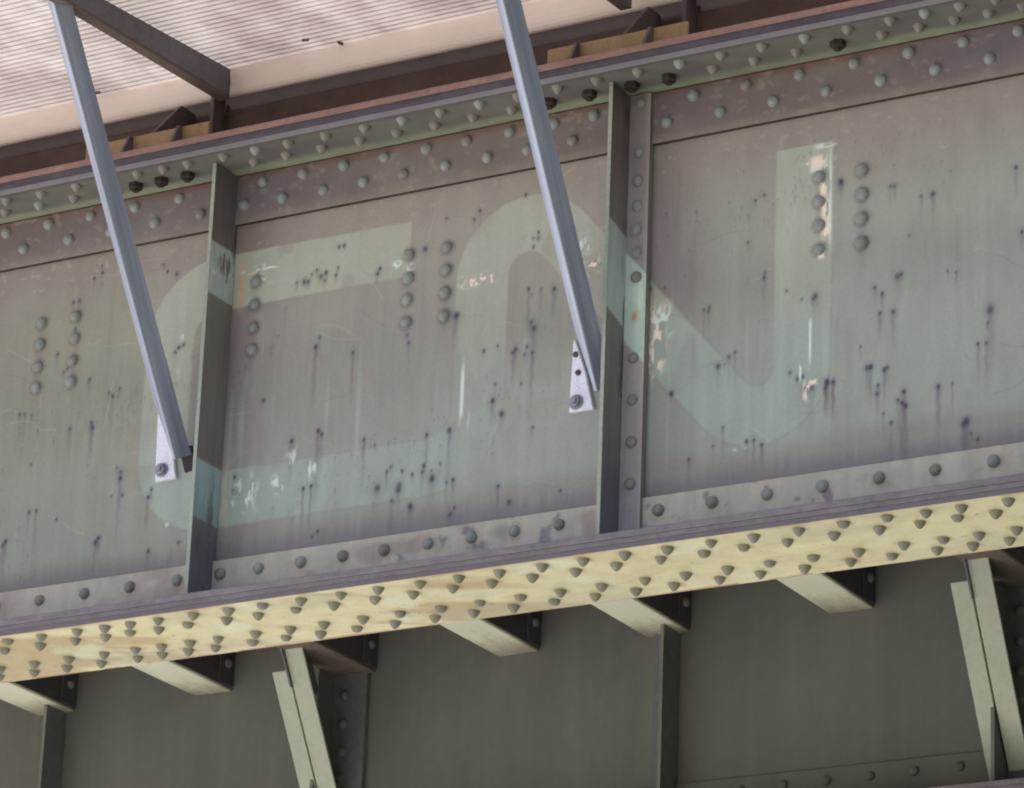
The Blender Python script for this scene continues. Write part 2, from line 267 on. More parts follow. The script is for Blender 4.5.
def add_spots(c, xs, zs):
    rs = np.random.RandomState(5)
    brown = L((132, 104, 88)); soot_shade = L((92, 84, 90))
    for x, z in SPLICE:                                   # occlusion-like shade painted with dirt round the rivet heads, dirt runs below
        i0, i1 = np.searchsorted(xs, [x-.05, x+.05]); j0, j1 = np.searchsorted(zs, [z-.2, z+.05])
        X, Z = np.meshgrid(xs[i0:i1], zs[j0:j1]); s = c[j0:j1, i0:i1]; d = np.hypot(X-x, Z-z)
        s[:] = mixc(s, full(soot_shade, X), .45*np.exp(-((d-.021)/.006)**2)*(.5+.5*vn(X*90, Z*90, 3)))
        s[:] = mixc(s, full(brown if rs.rand() < .4 else soot_shade, X), .30*rs.rand()*np.exp(-((X-x)/.014)**2)*ss(0, .02, z-Z)*np.clip(1-(z-Z)/(.05+.13*rs.rand()), 0, 1))
    for k in range(46):                                   # long faint runs
        x = rs.uniform(-1.4, 2.1); z = rs.uniform(.55, 1.22); l = rs.uniform(.1, .6); w = rs.uniform(.003, .012); a0 = rs.uniform(.08, .28); colr = (brown, soot_shade, L((176, 178, 170)))[rs.randint(3)]
        i0, i1 = np.searchsorted(xs, [x-.05, x+.05]); j0, j1 = np.searchsorted(zs, [z-l, z+.02])
        X, Z = np.meshgrid(xs[i0:i1], zs[j0:j1]); s = c[j0:j1, i0:i1]; dn = z-Z
        s[:] = mixc(s, full(colr, X), a0*np.exp(-((X-x-.004*(vn(Z*14, Z*0+k, 6)-.5))/w)**2)*ss(0, .03, dn)*np.clip(1-dn/l, 0, 1)*(.4+.6*vn(X*60, Z*18, k)))
    for k in range(420):                                  # pin-prick pitting in drifts
        g = rs.randint(14); gx = -1.2+3.2*((g*7919) % 97)/97.; gz = .3+.85*((g*5101) % 89)/89.
        x = gx+rs.randn()*.10; z = gz+rs.randn()*.06; r = rs.uniform(.0012, .0028)
        if not .22 < z < 1.24: continue
        i0, i1 = np.searchsorted(xs, [x-.012, x+.012]); j0, j1 = np.searchsorted(zs, [z-.03, z+.012])
        X, Z = np.meshgrid(xs[i0:i1], zs[j0:j1]); s = c[j0:j1, i0:i1]
        s[:] = mixc(s, full(L((84, 70, 78)), X), .55*np.exp(-((X-x)**2+(Z-z)**2)/(r*r))+.16*np.exp(-((X-x)/(r*1.3))**2)*ss(0, .004, z-Z)*np.clip(1-(z-Z)/.03, 0, 1))
    for k in range(70):                                   # hair scratches
        x = rs.uniform(-1.4, 2.2); z = rs.uniform(.3, 1.24); l = rs.uniform(.03, .16); t = rs.uniform(-.5, .5) if rs.rand() < .7 else rs.uniform(-3, 3); q = np.linspace(0, 1, 60)
        px = x+l*np.cos(t)*q; pz = z+l*np.sin(t)*q+.006*np.sin(q*5+k)
        ii = np.searchsorted(xs, px); jj = np.searchsorted(zs, pz); ok = (jj > 0) & (jj < len(zs)) & (ii < len(xs))
        c[jj[ok], ii[ok]] = c[jj[ok], ii[ok]]*.8+.2*L((200, 192, 182) if rs.rand() < .6 else (96, 84, 88))
    dark = L((52, 46, 66)); st = L((108, 96, 112)); rusty = L((118, 86, 74))
    for x, z, r, l in SPOTS:
        l = l*rs.uniform(.6, 1.7); op = rs.uniform(.5, 1.0); r = r*rs.uniform(.85, 1.12)
        i0, i1 = np.searchsorted(xs, [x-.05, x+.05]); j0, j1 = np.searchsorted(zs, [z-l*1.9-.05, z+.05])
        if i1 <= i0 or j1 <= j0: continue
        X, Z = np.meshgrid(xs[i0:i1], zs[j0:j1]); s = c[j0:j1, i0:i1]
        wob = (vn(X*60, Z*60, 9)-.5)*.6
        d = np.hypot((X-x), (Z-z)*.85)/(r*.98)
        dn = z-Z
        w = r*(1.15+.3*np.clip(dn/max(l, .02), 0, 1))
        a = np.exp(-((X-x+.0012*np.sin(Z*130+x*50))/w)**2)*ss(-.002, .006, dn)*np.clip(1-dn/(l*1.8), 0, 1)**.9
        q = rs.rand()
        s[:] = mixc(s, full(mixc(st[None], rusty[None], np.array([q*.6]))[0], X), np.clip(a*.78*op*(.55+.6*vn(X*120, Z*25, 4)), 0, 1))
        s[:] = mixc(s, full(st, X), .42*np.exp(-(d/2.3)**2))
        s[:] = mixc(s, full(dark, X), np.clip(1.05*np.exp(-(d*(1+wob)*.92)**2.4), 0, .82)*min(1, op+.15))
    return c
def add_chips(c, xs, zs):
    pink = L((250, 226, 208)); rust = L((150, 104, 74)); white = L((216, 222, 212))
    for k, (x, z, w, h, th, colr, sxx, szz) in enumerate([
        (1.012, .66, .028, .10, .50, pink, 90, 34), (1.03, .72, .03, .05, .56, white, 70, 40), (-.378, 1.06, .014, .075, .30, L((196, 160, 136)), 120, 20), (-.33, 1.09, .05, .05, .62, white, 40, 60),
        (-.30, 1.10, .05, .014, .60, pink, 30, 130), (-.386, .40, .016, .085, .42, L((190, 172, 150)), 110, 24), (-.33, .40, .05, .06, .63, white, 70, 26), (-.21, .415, .02, .03, .62, white, 60, 40),
        (1.5, 1.105, .026, .022, .34, pink, 60, 60), (1.495, 1.10, .05, .02, .58, white, 60, 90), (1.515, 1.02, .01, .03, .4, pink, 90, 50), (1.527, .90, .012, .035, .42, pink, 90, 50), (1.523, .945, .014, .06, .36, pink, 110, 40), (1.51, .835, .01, .014, .45, pink, 100, 80), (1.536, 1.0, .0035, .13, .25, white, 30, 12), (1.52, 1.155, .03, .008, .5, white, 40, 120),
        (.433, .941, .055, .02, .58, pink, 90, 70), (.795, .925, .03, .03, .55, pink, 80, 80), (.765, .99, .03, .02, .6, white, 90, 60), (1.472, .448, .012, .03, .45, pink, 110, 60), (1.492, .468, .012, .008, .45, pink, 90, 90), (1.452, .505, .004, .03, .4, white, 90, 30),
        (.396, .60, .006, .09, .35, white, 60, 8), (.418, .575, .006, .07, .42, white, 60, 8), (-.58, .93, .008, .10, .5, white, 60, 14), (.205, 1.02, .012, .012, .45, white, 80, 80), (.16, 1.035, .015, .012, .5, white, 80, 80),
        (1.275, .31, .02, .005, .5, white, 60, 90), (-.12, .47, .06, .05, .72, white, 60, 20), (1.48, .60, .004, .08, .45, white, 60, 12), (-.585, .345, .006, .006, .3, white, 60, 60)]):
        i0, i1 = np.searchsorted(xs, [x-w*1.8, x+w*1.8]); j0, j1 = np.searchsorted(zs, [z-h*1.8, z+h*1.8])
        if i1 <= i0 or j1 <= j0: continue
        X, Z = np.meshgrid(xs[i0:i1], zs[j0:j1]); s = c[j0:j1, i0:i1]
        fall = np.exp(-((X-x)/w)**4-((Z-z)/h)**4)
        n = fbm(X*sxx, Z*szz, 90+k, 4)
        s[:] = mixc(s, full(colr, X), .9*fall*ss(th-.05, th+.06, n))
    return c
def ax(lo, a, b, hi, fine, coarse):
    return np.concatenate([np.arange(lo, a, coarse), np.arange(a, b, fine), np.arange(b, hi+1e-6, coarse)])
XL, XR = -8., 8.
paint = painted('weathered_grey_green_paint')

# rivet materials
RIV = [steel('rivet_grey_paint', (.27, .28, .27), (.38, .40, .38), rust_amt=.25, scale=30, rough=.38), steel('rivet_brown_paint', (.24, .215, .20), (.33, .30, .275), (.16, .10, .07), .35, scale=30, rough=.38), steel('rivet_green_paint', (.25, .27, .245), (.34, .355, .32), rust_amt=.1, scale=30, rough=.38), steel('shaded_rivet_paint', L((118, 118, 110), 1.00), L((132, 130, 122), 1.00), rust_amt=.2, scale=30)]
UNDR = steel('stained_underside_rivet', L((132, 131, 116)), L((156, 154, 138)), L((116, 102, 88)), .35, scale=24, rough=.6)
nut_mat = steel('oily_dark_nut', (.035, .026, .025), (.07, .05, .045), rust_amt=.3, scale=30)
DOME = [(.0178, -.002), (.0176, .003), (.0160, .0085), (.0122, .0128), (.0066, .0152), (0, .016)]
FLATC = [(.0185, -.002), (.0183, .004), (.0158, .010), (.0110, .0148), (.0055, .0168), (0, .0172)]
CONE = [(.0184, -.002), (.0180, .0035), (.0148, .0105), (.0098, .017), (.0046, .0215), (0, .0228)]
def dome_mesh(name, prof, mat, n=14):
    b = MB(); b.lathe(prof, n, Matrix()); me = bpy.data.meshes.new(name); b.bm.to_mesh(me); b.bm.free(); me.materials.append(mat); return me
RM = {(p, i): dome_mesh('rivet', DOME if p == 'd' else CONE, RIV[i]) for p in 'dc' for i in range(4)}
FRONT = Matrix.Rotation(math.radians(90), 3, 'X')       # local z -> -Y
DOWN = Matrix.Rotation(math.radians(180), 3, 'X')
def rivet(parent, x, y, z, kind='d', mi=0, R=FRONT, s=1.0):
    o = bpy.data.objects.new('rivet', RM[(kind, mi)]); C.objects.link(o)
    o.location = (x, y, z); o.rotation_euler = R.to_euler(); j = random.uniform(.95, 1.05)*s; o.scale = (j, j, j*random.uniform(.85, 1.05)); o.location.x += random.uniform(-.0015, .0015)
    return adopt(o, parent)

# ================================================================= NEAR GIRDER
G = thing('plate_girder', 'weathered grey-green riveted steel plate girder facing the viewer, with faded ghost lettering and cream underside', 'girder')
xs = ax(XL, -1.75, 2.45, XR, .003, .25); zs = np.arange(.19, 1.268, .003)
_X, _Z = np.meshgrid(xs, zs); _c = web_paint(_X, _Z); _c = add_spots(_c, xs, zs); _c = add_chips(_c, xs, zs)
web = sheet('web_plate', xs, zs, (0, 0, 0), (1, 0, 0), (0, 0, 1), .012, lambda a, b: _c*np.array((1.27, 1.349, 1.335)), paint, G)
def leg_bottom(X, Z):
    n = fbm(X*7, Z*12, 41); vs = fbm(X*40, Z*4, 43, 3); n3 = fbm(X*4, Z*3, 47)
    c = mixc(full(L((152, 147, 146)), X), full(L((162, 162, 157)), X), np.clip((n3-.4)*3, 0, 1)*ss(.6, 1.6, X))
    c = mixc(c, full(L((126, 117, 128)), X), ss(.135, .085, Z+(n-.5)*.05)*.8)
    c = mixc(c, full(L((128, 112, 116)), X), ss(.56, .75, n)*.6)
    c = mixc(c, full(L((96, 84, 106)), X), .7*ss(.62, .72, fbm(X*22, Z*22, 44))*(fbm(X*2.2, Z*1, 48) > .5))
    return c*(1+(vs-.5)*.3)[..., None]
xs2 = ax(XL, -1.75, 2.45, XR, .006, .25)
la = sheet('bottom_flange_angle', xs2, np.arange(.05, .2081, .005), (0, -.014, 0), (1, 0, 0), (0, 0, 1), .0139, (lambda p, q: leg_bottom(p, q)*np.array((1.80, 1.80, 1.56))), paint, G, rim=L((132, 126, 128)))
edge_mat = steel('flange_edge_steel', L((124, 117, 124), 1.02), L((146, 138, 142), 1.02), L((128, 84, 76), 1.02), .35, scale=7, streak=6)
under_edge = steel('flange_edge_dirty', L((112, 104, 110), 1.12), L((134, 125, 130), 1.12), L((134, 86, 78), 1.12), .4, scale=8, streak=6)
b = MB(); b.box(XL, XR, -.2, -.0005, .0305, .0495, .002); b.box(XL, XR, .0125, .2, .0305, .0495, .002); b.build('flange_leg', edge_mat, la)
b = MB(); b.box(XL, XR, .0125, .0265, .048, .208, .002); b.build('back_angle_leg', edge_mat, la)
def under(X, V):
    Y = -V
    n = fbm(X*2.2+Y*1.5, Y*9, 61); n2 = fbm(X*9+Y*14, Y*14, 63); d = fbm(X*4-Y*7, Y*3+X*.8, 66, 3); big = fbm(X*.9, Y*1.5, 68, 2)
    c = mixc(full(L((214, 208, 176)), X), full(L((200, 194, 162)), X), n)
    r = ss(.50, .68, d)*np.clip(ss(1.15, .3, X)+.15, 0, 1)*(.45+.55*big)
    c = mixc(c, full(L((164, 140, 104)), X), np.clip(r*.95, 0, .72))
    c = mixc(c, full(L((178, 164, 116)), X), .28*ss(.55, .8, n2))
    c = mixc(c, full(L((206, 214, 196)), X), .6*ss(.6, .75, fbm(X*6, Y*8, 65)))
    c = mixc(c, full(L((160, 112, 84)), X), .7*ss(-.172, -.2, Y+(n2-.5)*.03)*ss(.35, .6, n))
    c = mixc(c, full(L((150, 96, 70)), X), .8*ss(.186, .198, Y+(n2-.5)*.016)*(fbm(X*9, 0*Y, 69) > .45))
    m = np.zeros(X.shape); yy = Y[:, 0]; xx = X[0]; rr = random.Random(4)
    for y0, row in ROWS.items():
        for x0 in row:
            i0, i1 = np.searchsorted(xx, [x0-.07, x0+.07]); jj = np.where(np.abs(yy-y0-.01) < .07)[0]; j0, j1 = jj[0], jj[-1]+1
            dx = X[j0:j1, i0:i1]-x0-.25*(Y[j0:j1, i0:i1]-y0); dy = Y[j0:j1, i0:i1]-y0; a = rr.random()
            m[j0:j1, i0:i1] = np.maximum(m[j0:j1, i0:i1], a*np.exp(-((np.hypot(dx, dy)-.017)/.008)**2)+.8*a*a*np.exp(-(dx/.012)**2)*ss(0, .012, dy)*np.clip(1-dy/.06, 0, 1))
    c = mixc(c, full(L((150, 124, 92)), X), np.clip(.6*m*(.4+.9*n), 0, .6))
    c = mixc(c, full(L((168, 164, 142)), X), .45*ss(.5, .72, fbm(X*2.6, Y*7, 163)))
    c = mixc(c, full(L((120, 80, 52)), X), .5*ss(.80, .86, fbm(X*30, Y*60, 77)))
    return c
cp = sheet('bottom_cover_plate', xs2, np.arange(-.2, .2001, .006), (0, 0, 0), (1, 0, 0), (0, -1, 0), .0145, (lambda p, q: under(p, q)*np.array((1.19, 1.19, 1.06))), paint, G, rim=L((122, 114, 120)))
b = MB(); b.box(XL, XR, -.198, .198, .0155, .0300, .0015); b.build('inner_cover_plate', under_edge, G)
def leg_top(X, Z):
    n = fbm(X*5, Z*7, 81); n2 = fbm(X*24, Z*24, 82); m = fbm(X*2, Z*2, 84)
    c = mixc(full(L((126, 110, 110)), X), full(L((142, 130, 128)), X), np.clip((n-.35)*2, 0, 1))
    c = mixc(c, full(L((118, 108, 120)), X), .6*np.clip((m-.45)*4, 0, 1))
    c = mixc(c, full(L((120, 84, 72)), X), .7*ss(1.378, 1.405, Z+(n-.5)*.03))
    c = mixc(c, full(L((166, 156, 148)), X), .4*ss(.66, .76, fbm(X*40+Z*25, Z*50, 85)))
    c = mixc(c, full(L((150, 138, 126)), X), .5*ss(1.285, 1.26, Z))
    return c
lt = sheet('top_flange_angle', xs2, np.arange(1.2515, 1.4091, .005), (0, -.014, 0), (1, 0, 0), (0, 0, 1), .0139, (lambda p, q: leg_top(p, q)*np.array((1.14, 1.19, 1.12))), paint, G, rim=L((66, 56, 58)))  # dark rim paints the shadow line below the leg
def top_under(X, V):
    Y = -V; n = fbm(X*6, Y*10, 91); n2 = fbm(X*2, Y*4, 92)
    c = mixc(full(L((118, 116, 104)), X), full(L((106, 96, 94)), X), np.clip((n-.4)*2.5, 0, 1)*.8)
    c = mixc(c, full(L((160, 166, 134)), X), ss(-.075, -.03, Y+(n-.5)*.05)*np.clip(.25+1.1*fbm(X*4, Y*2, 94), 0, .85))
    c = mixc(c, full(L((92, 80, 84)), X), ss(-.17, -.196, Y+(n-.5)*.02)*.7)
    c = mixc(c, full(L((84, 68, 64)), X), .7*ss(.6, .75, n2)*ss(-.05, -.12, Y))
    return c
tu = sheet('flange_leg', xs2, np.arange(.0145, .2001, .006), (0, 0, 1.4095), (1, 0, 0), (0, -1, 0), .018, (lambda p, q: top_under(p, q)*np.array((1.16, 1.22, 1.36))), paint, lt, rim=L((140, 135, 140)))
b = MB(); b.box(XL, XR, .0125, .2, 1.4095, 1.4275, .002); b.box(XL, XR, .0125, .0265, 1.2515, 1.409, .002); b.build('back_angle_leg', edge_mat, lt)
b = MB(); b.box(XL, XR, -.2, .2, 1.428, 1.4465, .0015)
b.build('top_cover_plate', steel('dark_cover_edge', L((74, 68, 82), 1.02), L((98, 90, 100), 1.02), L((96, 70, 66), 1.02), .3, scale=6, streak=6), G)

# stiffeners
def stiff_face(side):
    def f(Yv, Z):
        X = np.full(Z.shape, STX[side]+(0 if side == 0 else .02))
        n = fbm(Z*6, Yv*16, 101+side); vs = fbm(Yv*90, Z*3, 103+side, 3)
        c = mixc(full(L((112, 106, 102)), Z), full(L((124, 120, 112)), Z), n)
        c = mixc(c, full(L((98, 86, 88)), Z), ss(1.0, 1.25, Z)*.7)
        if side == 0:
            m = (ss(.995, 1.002, Z)-ss(1.158, 1.165, Z))+(ss(.305, .312, Z)-ss(.481, .488, Z))
        else:
            up = 1.0-(Yv+.13)*.25; lo = .735-(Yv+.13)*.3
            m = ss(lo-.003, lo+.003, Z)*(1-ss(up-.003, up+.003, Z))
        c = mixc(c, mixc(full(L((174, 182, 182)), Z), full(L((148, 168, 172)), Z), ss(.6, .4, Z)), m*.9)
        c = mixc(c, full(L((210, 214, 206)), Z), .8*m*ss(.60, .70, fbm(Yv*70, Z*45, 107))*np.exp(-((Z-1.085)/.05)**2-((Yv+.09)/.03)**2))
        c = mixc(c, full(L((86, 58, 52)), Z), .8*ss(.62, .72, fbm(Yv*50, Z*9, 109+side))*ss(.5, .65, fbm(Z*1.7, Yv*3, 111+side)))
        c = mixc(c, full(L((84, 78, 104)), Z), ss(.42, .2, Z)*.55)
        if side == 1:
            c = mixc(c, full(L((64, 44, 44)), Z), .85*ss(-.055, -.03, Yv)*ss(.45, .6, fbm(Yv*40, Z*16, 113))*(Z > .5)*(Z < .96))
        return c*(1+(vs-.5)*.25)[..., None]
    return f
def flat_leg(X, Z):
    n = fbm(X*9, Z*6, 121); vs = fbm(X*80, Z*3, 123, 3)
    c = mixc(full(L((118, 113, 113)), X), full(L((134, 129, 124)), X), n)
    c = mixc(c, full(L((112, 98, 100)), X), ss(1.05, 1.2, Z)*.6)
    m = logo_mask(X-.01, Z)*(Z > .5)*(Z < 1.02)
    c = mixc(c, full(L((156, 172, 162)), X), m*.9)
    c = mixc(c, full(L((184, 188, 176)), X), .5*m*ss(.6, .7, fbm(X*70, Z*9, 125)))
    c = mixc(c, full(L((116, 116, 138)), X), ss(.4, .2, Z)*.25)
    c = mixc(c, full(L((160, 100, 60)), X), .9*np.exp(-((X-.957)/.009)**2-((Z-.735)/.014)**2))
    c = mixc(c, full(L((168, 152, 140)), X), .5*ss(.978, .99, X)*fbm(Z*9, X, 126))
    return c*(1+(vs-.5)*.22)[..., None]
sfine = np.arange(.0505, 1.4085, .005)
pale_edge = steel('stiffener_edge_paint', L((160, 168, 156)), L((190, 194, 178)), L((126, 104, 90)), .3, scale=14, streak=.15)
for k in range(-4, 6):
    xk = STX[0]+1.327*k
    if k == 0: xk = STX[0]
    if k == 1: xk = STX[1]
    side = k & 1
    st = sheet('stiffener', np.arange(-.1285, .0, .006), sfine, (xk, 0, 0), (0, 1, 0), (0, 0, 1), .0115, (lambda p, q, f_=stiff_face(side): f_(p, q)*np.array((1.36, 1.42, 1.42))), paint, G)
    tag(st, kind=None)
    b = MB(); b.box(xk-.0115, xk+.0003, -.1315, -.1288, .0505, 1.4085, .0008); b.build('edge', pale_edge, st)
    if side == 0:
        b = MB(); b.box(xk-.085, xk-.012, -.0265, -.0146, .0505, 1.4085, .002); b.build('fixing_leg', edge_mat, st)
    else:
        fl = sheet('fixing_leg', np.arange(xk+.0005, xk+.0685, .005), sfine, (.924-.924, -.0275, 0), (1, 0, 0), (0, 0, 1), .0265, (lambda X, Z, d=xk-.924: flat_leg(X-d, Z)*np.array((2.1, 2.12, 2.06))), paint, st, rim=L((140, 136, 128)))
        if k == 1:
            for z in STIFF_RIV: rivet(st, .958, -.0275, z, 'd', 0 if z > .9 else 1, s=.95)

# rivets facing the viewer, each its own part (the ones that show largest)
for x in BOT_LEG: rivet(la, x, -.014, .163, 'd', 1 if random.random() < .5 else 0, s=1.0)
for x in TOP_UP: rivet(lt, x, -.014, 1.3745, 'd', 0 if random.random() < .8 else 1, s=.98)
for x in TOP_LO: rivet(lt, x, -.014, 1.3085, 'd', 0 if random.random() < .85 else 1, s=.98)
for i, (x, z) in enumerate(SPLICE[:27]): rivet(web, x, 0, z, 'd', 0 if random.random() < .6 else 2, s=1.02)
# the rest of the field rivets as one part
def rivet_field(name, items, parent, mats):
    b = MB()
    for (x, y, z, R, prof, mi, s) in items:
        M = Matrix.Translation((x, y, z)) @ R.to_4x4() @ Matrix.Diagonal((s, s, s, 1))
        b.lathe(prof, 12, M, mi)
    return tag(b.build(name, mats, parent), kind='stuff')
items = []
x, z = SPLICE[27]; items.append((x, 0, z, FRONT, DOME, 2, 1.1))
for y, row in ROWS.items():
    for x in row: items.append((x+random.uniform(-.003, .003), y+random.uniform(-.002, .002), 0, DOWN @ Matrix.Rotation(random.uniform(-.06, .06), 3, 'X') @ Matrix.Rotation(random.uniform(-.06, .06), 3, 'Y'), CONE if random.random() < .8 else FLATC, 3 if random.random() < .85 else 1, random.uniform(.88, .99)))
    for k in range(1, 30):
        for x in (row[0]-.127*k, row[-1]+.127*k):
            if abs(x) < 5: items.append((x, y, 0, DOWN, CONE, 3, .95))
for x in UND_OUT: items.append((x, -.162, 1.4095, DOWN, CONE, 1 if random.random() < .75 else 0, .96))
for x in UND_IN: items.append((x, -.092, 1.4095, DOWN, CONE, 1 if random.random() < .95 else 0, .96))
for k in range(1, 20):
    for x in (-1.148-.127*k, 2.092+.127*k): items.append((x, -.162, 1.4095, DOWN, CONE, 1, .96)); items.append((x-.06, -.092, 1.4095, DOWN, CONE, 1, .96))
    for x in (-1.013-.162*k, 2.017+.163*k): items.append((x, -.014, .163, FRONT, DOME, 1, 1.08))
    for x in (-1.255-.162*k, 2.096+.163*k): items.append((x, -.014, 1.3745, FRONT, DOME, 0, .98)); items.append((x-.08, -.014, 1.3085, FRONT, DOME, 0, .98))
rivet_field('rivets', items, G, RIV[:3]+[UNDR])
for x in NUTS:
    b = MB(); M = Matrix.Translation((x, -.095, 1.4095)) @ DOWN.to_4x4() @ Matrix.Rotation(random.random(), 4, 'Z')
    b.lathe([(.0225, -.002), (.0225, .015), (.018, .019), (0, .02)], 6, M); b.lathe([(.011, .018), (.011, .025), (0, .027)], 10, M)
    for p in b.bm.faces: p.smooth = False
    b.build('nut', nut_mat, lt)

# ================================================================= DECK ON TOP
brown = steel('rusty_brown_plate', L((78, 61, 58)), L((94, 74, 67)), L((60, 47, 50)), .6, scale=3, st=(.35, 1, 1))
brown_shaded = steel('shaded_brown_plate', L((66, 53, 54)), L((80, 64, 62)), L((52, 43, 48)), .5, scale=3, st=(.35, 1, 1))  # darker copy of the brown, walkway shadow put into the colour
rust_strip = steel('pinkish_rust_plate', L((140, 110, 106), 0.98), L((166, 134, 124), 0.98), L((118, 84, 80), 0.98), .4, scale=9, streak=4)
D = thing('bridge_deck', 'dark rusty brown steel bridge deck edge resting on top of the girders behind the walkway', 'bridge deck', (0, 1.3, 1.45))
b = MB(); b.box(XL, XR, -.205, 2.9, 1.4475, 1.467, .002); b.build('sole_plate', rust_strip, D)
b = MB(); b.box(XL, XR, .094, .106, 1.4672, 1.688, .002); b.build('side_plate', brown, D)
b = MB(); b.box(XL, XR, .100, .112, 1.690, 2.1, .002); b.build('curb_plate', brown_shaded, D)
b = MB(); b.box(XL, XR, .113, 2.59, 1.4675, 2.0); b.build('unseen_deck_slab', brown_shaded, D)  # hidden deck slab, added to keep sky light from leaking in
tan = steel('yellowish_rusty_plate', L((158, 132, 96), 0.85), L((176, 148, 118), 0.85), L((132, 98, 88), 0.85), .45, scale=16, streak=.3)
gus = steel('dark_gusset_steel', L((86, 76, 84)), L((108, 96, 98)), L((98, 72, 66)), .35, scale=14)
def deck_bracket(x0, x1, gx, bx, px, label):
    t = thing('deck_bracket', label, 'bracket', ((x0+x1)/2, -.14, 1.467), 'tan brackets along the deck edge')
    b = MB(); b.box(x0, x1, -.145, -.133, 1.4672, 1.5415, .002); b.box(x0, x1, -.133, -.05, 1.4672, 1.479, .002); b.build('front_plate', tan, t)
    for g in gx:
        b = MB(); b.poly([(g, -.1455, 1.468), (g, -.1955, 1.468), (g, -.1955, 1.472), (g, -.163, 1.538), (g, -.1455, 1.538)], (.009, 0, 0)); b.build('small_gusset', gus, t)
    b = MB(); b.poly([(bx, .0935, 1.48), (bx, -.13, 1.48), (bx, -.13, 1.54), (bx, -.10, 1.573), (bx, .02, 1.702), (bx, .0935, 1.702)], (.011, 0, 0)); b.build('large_gusset', gus, t)
    b = MB(); b.box(px-.008, px+.006, .03, .0935, 1.468, 1.75, .002); b.build('stay_bar', gus, t)
    return t
deck_bracket(.717, 1.163, (.813, 1.047), .94, 1.058, 'tan steel bracket with dark gussets on top flange, at the right brace')
deck_bracket(-.878, -.432, (-.712, -.535), -.664, -.548, 'tan steel bracket with dark gussets on top flange, left of the left stiffener')

# ================================================================= WALKWAY
galv = steel('walkway_underside_metal', L((240, 224, 214)), L((246, 232, 224)), L((222, 196, 182)), .2, rough=.5, scale=3, streak=1, amp=.04, bs=.05)
def walk_mat():
    m, nt, b = nodes('walkway_grating_translucent')
    n1 = noise(nt, 7, 3, .55, coords(nt, 1.0, .45, 1)); n2 = noise(nt, 20, 3, .55, coords(nt, 1.0, .45, 1)); n3 = noise(nt, 2.2, 3, .6, coords(nt))
    c = ramp(nt, n1, [(.36, L((208, 198, 196))), (.60, L((236, 230, 227)))])
    c = mix(nt, 1.0, c, ramp(nt, n2, [(.3, (.90, .87, .87)), (.65, (1.0, 1.0, 1.0))]), 'MULTIPLY')
    c = mix(nt, 1.0, c, ramp(nt, n3, [(.35, (.88, .84, .84)), (.65, (1.03, 1.03, 1.03))]), 'MULTIPLY')
    nt.links.new(c, b.inputs['Base Color']); b.inputs['Roughness'].default_value = .6
    tr = N(nt, 'ShaderNodeBsdfTranslucent'); nt.links.new(c, tr.inputs['Color']); ms = N(nt, 'ShaderNodeMixShader'); ms.inputs[0].default_value = .30   # translucency added to brighten the underside with light from above
    nt.links.new(b.outputs[0], ms.inputs[1]); nt.links.new(tr.outputs[0], ms.inputs[2]); nt.links.new(ms.outputs[0], nt.nodes['Material Output'].inputs['Surface'])
    return m
W = thing('walkway', 'pale pinkish ribbed metal service walkway overhead, seen from below', 'walkway', (0, -.4, 1.79))
SL = .085
def wz(y): return 1.795+SL*y
b = MB(); y = .0288; pitch = .0305; prof = []
for k in range(32):
    prof += [(y, wz(y)+.018), (y-.001, wz(y)), (y-.0255, wz(y-.0255)), (y-.0265, wz(y)+.018)]; y -= pitch
vv = [(b.bm.verts.new((XL, a, c)), b.bm.verts.new((XR, a, c))) for a, c in prof]
for p, q in zip(vv, vv[1:]): b.bm.faces.new((p[0], p[1], q[1], q[0]))
b.build('grating', walk_mat(), W)
for cx, cy, a in ((-.162, -.063, .3), (-.087, .012, 1.3), (-.954, -.012, .2), (.62, -.20, .4), (-1.6, -.3, .2)):   # saddle clips under the ribs
    c1 = MB(); c1.box(-.011, .011, -.004, .004, -.007, .004, .002, M=Matrix.Translation((cx, cy, wz(cy))) @ Matrix.Rotation(a, 4, 'Z')); c1.build('saddle_clip', gus, W)
b = MB()
pr = [(.0295, 1.806), (.030, 1.790), (.0318, 1.772), (.0350, 1.754), (.0395, 1.739), (.0455, 1.728), (.0530, 1.721), (.0610, 1.719)]
b.poly([(XL, a, c) for a, c in pr+[(.072, 1.722), (.072, 1.83), (.0295, 1.83)]], (XR-XL, 0, 0)); o = b.build('edge_beam', galv, W)
b = MB(); b.poly([(XL, a, c) for a, c in [(-.955, wz(-.955)-.03), (-.949, wz(-.95)-.03), (-.949, wz(-.95)+.05), (-.955, wz(-.95)+.05)]], (XR-XL, 0, 0)); b.build('outer_toe_board', galv, W)
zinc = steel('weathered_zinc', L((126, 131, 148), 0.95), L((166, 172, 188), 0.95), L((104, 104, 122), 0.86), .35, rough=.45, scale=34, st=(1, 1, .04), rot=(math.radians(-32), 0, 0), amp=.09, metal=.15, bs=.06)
zinc_lit = steel('weathered_zinc_lit_face', L((126, 131, 148), 1.81), L((166, 172, 188), 1.81), L((104, 104, 122), 1.66), .35, rough=.45, scale=34, st=(1, 1, .04), rot=(math.radians(-32), 0, 0), amp=.09, metal=.15, bs=.06)  # lit copy of the zinc, left-facing leg painted brighter
zinc2 = steel('bright_zinc_plate', L((188, 188, 202), 1.76), L((206, 206, 218), 1.76), L((140, 138, 150), 1.51), .35, rough=.45, scale=24, metal=.1, bs=.2, amp=.3)
beam_mat = steel('dark_walkway_beam', L((92, 89, 98), 1.20), L((110, 106, 112), 1.20), L((96, 80, 78), 1.20), .25, scale=12)
beam_low = steel('brownish_beam_underside', L((112, 98, 94)), L((126, 112, 104)), L((100, 78, 70)), .3, scale=12)
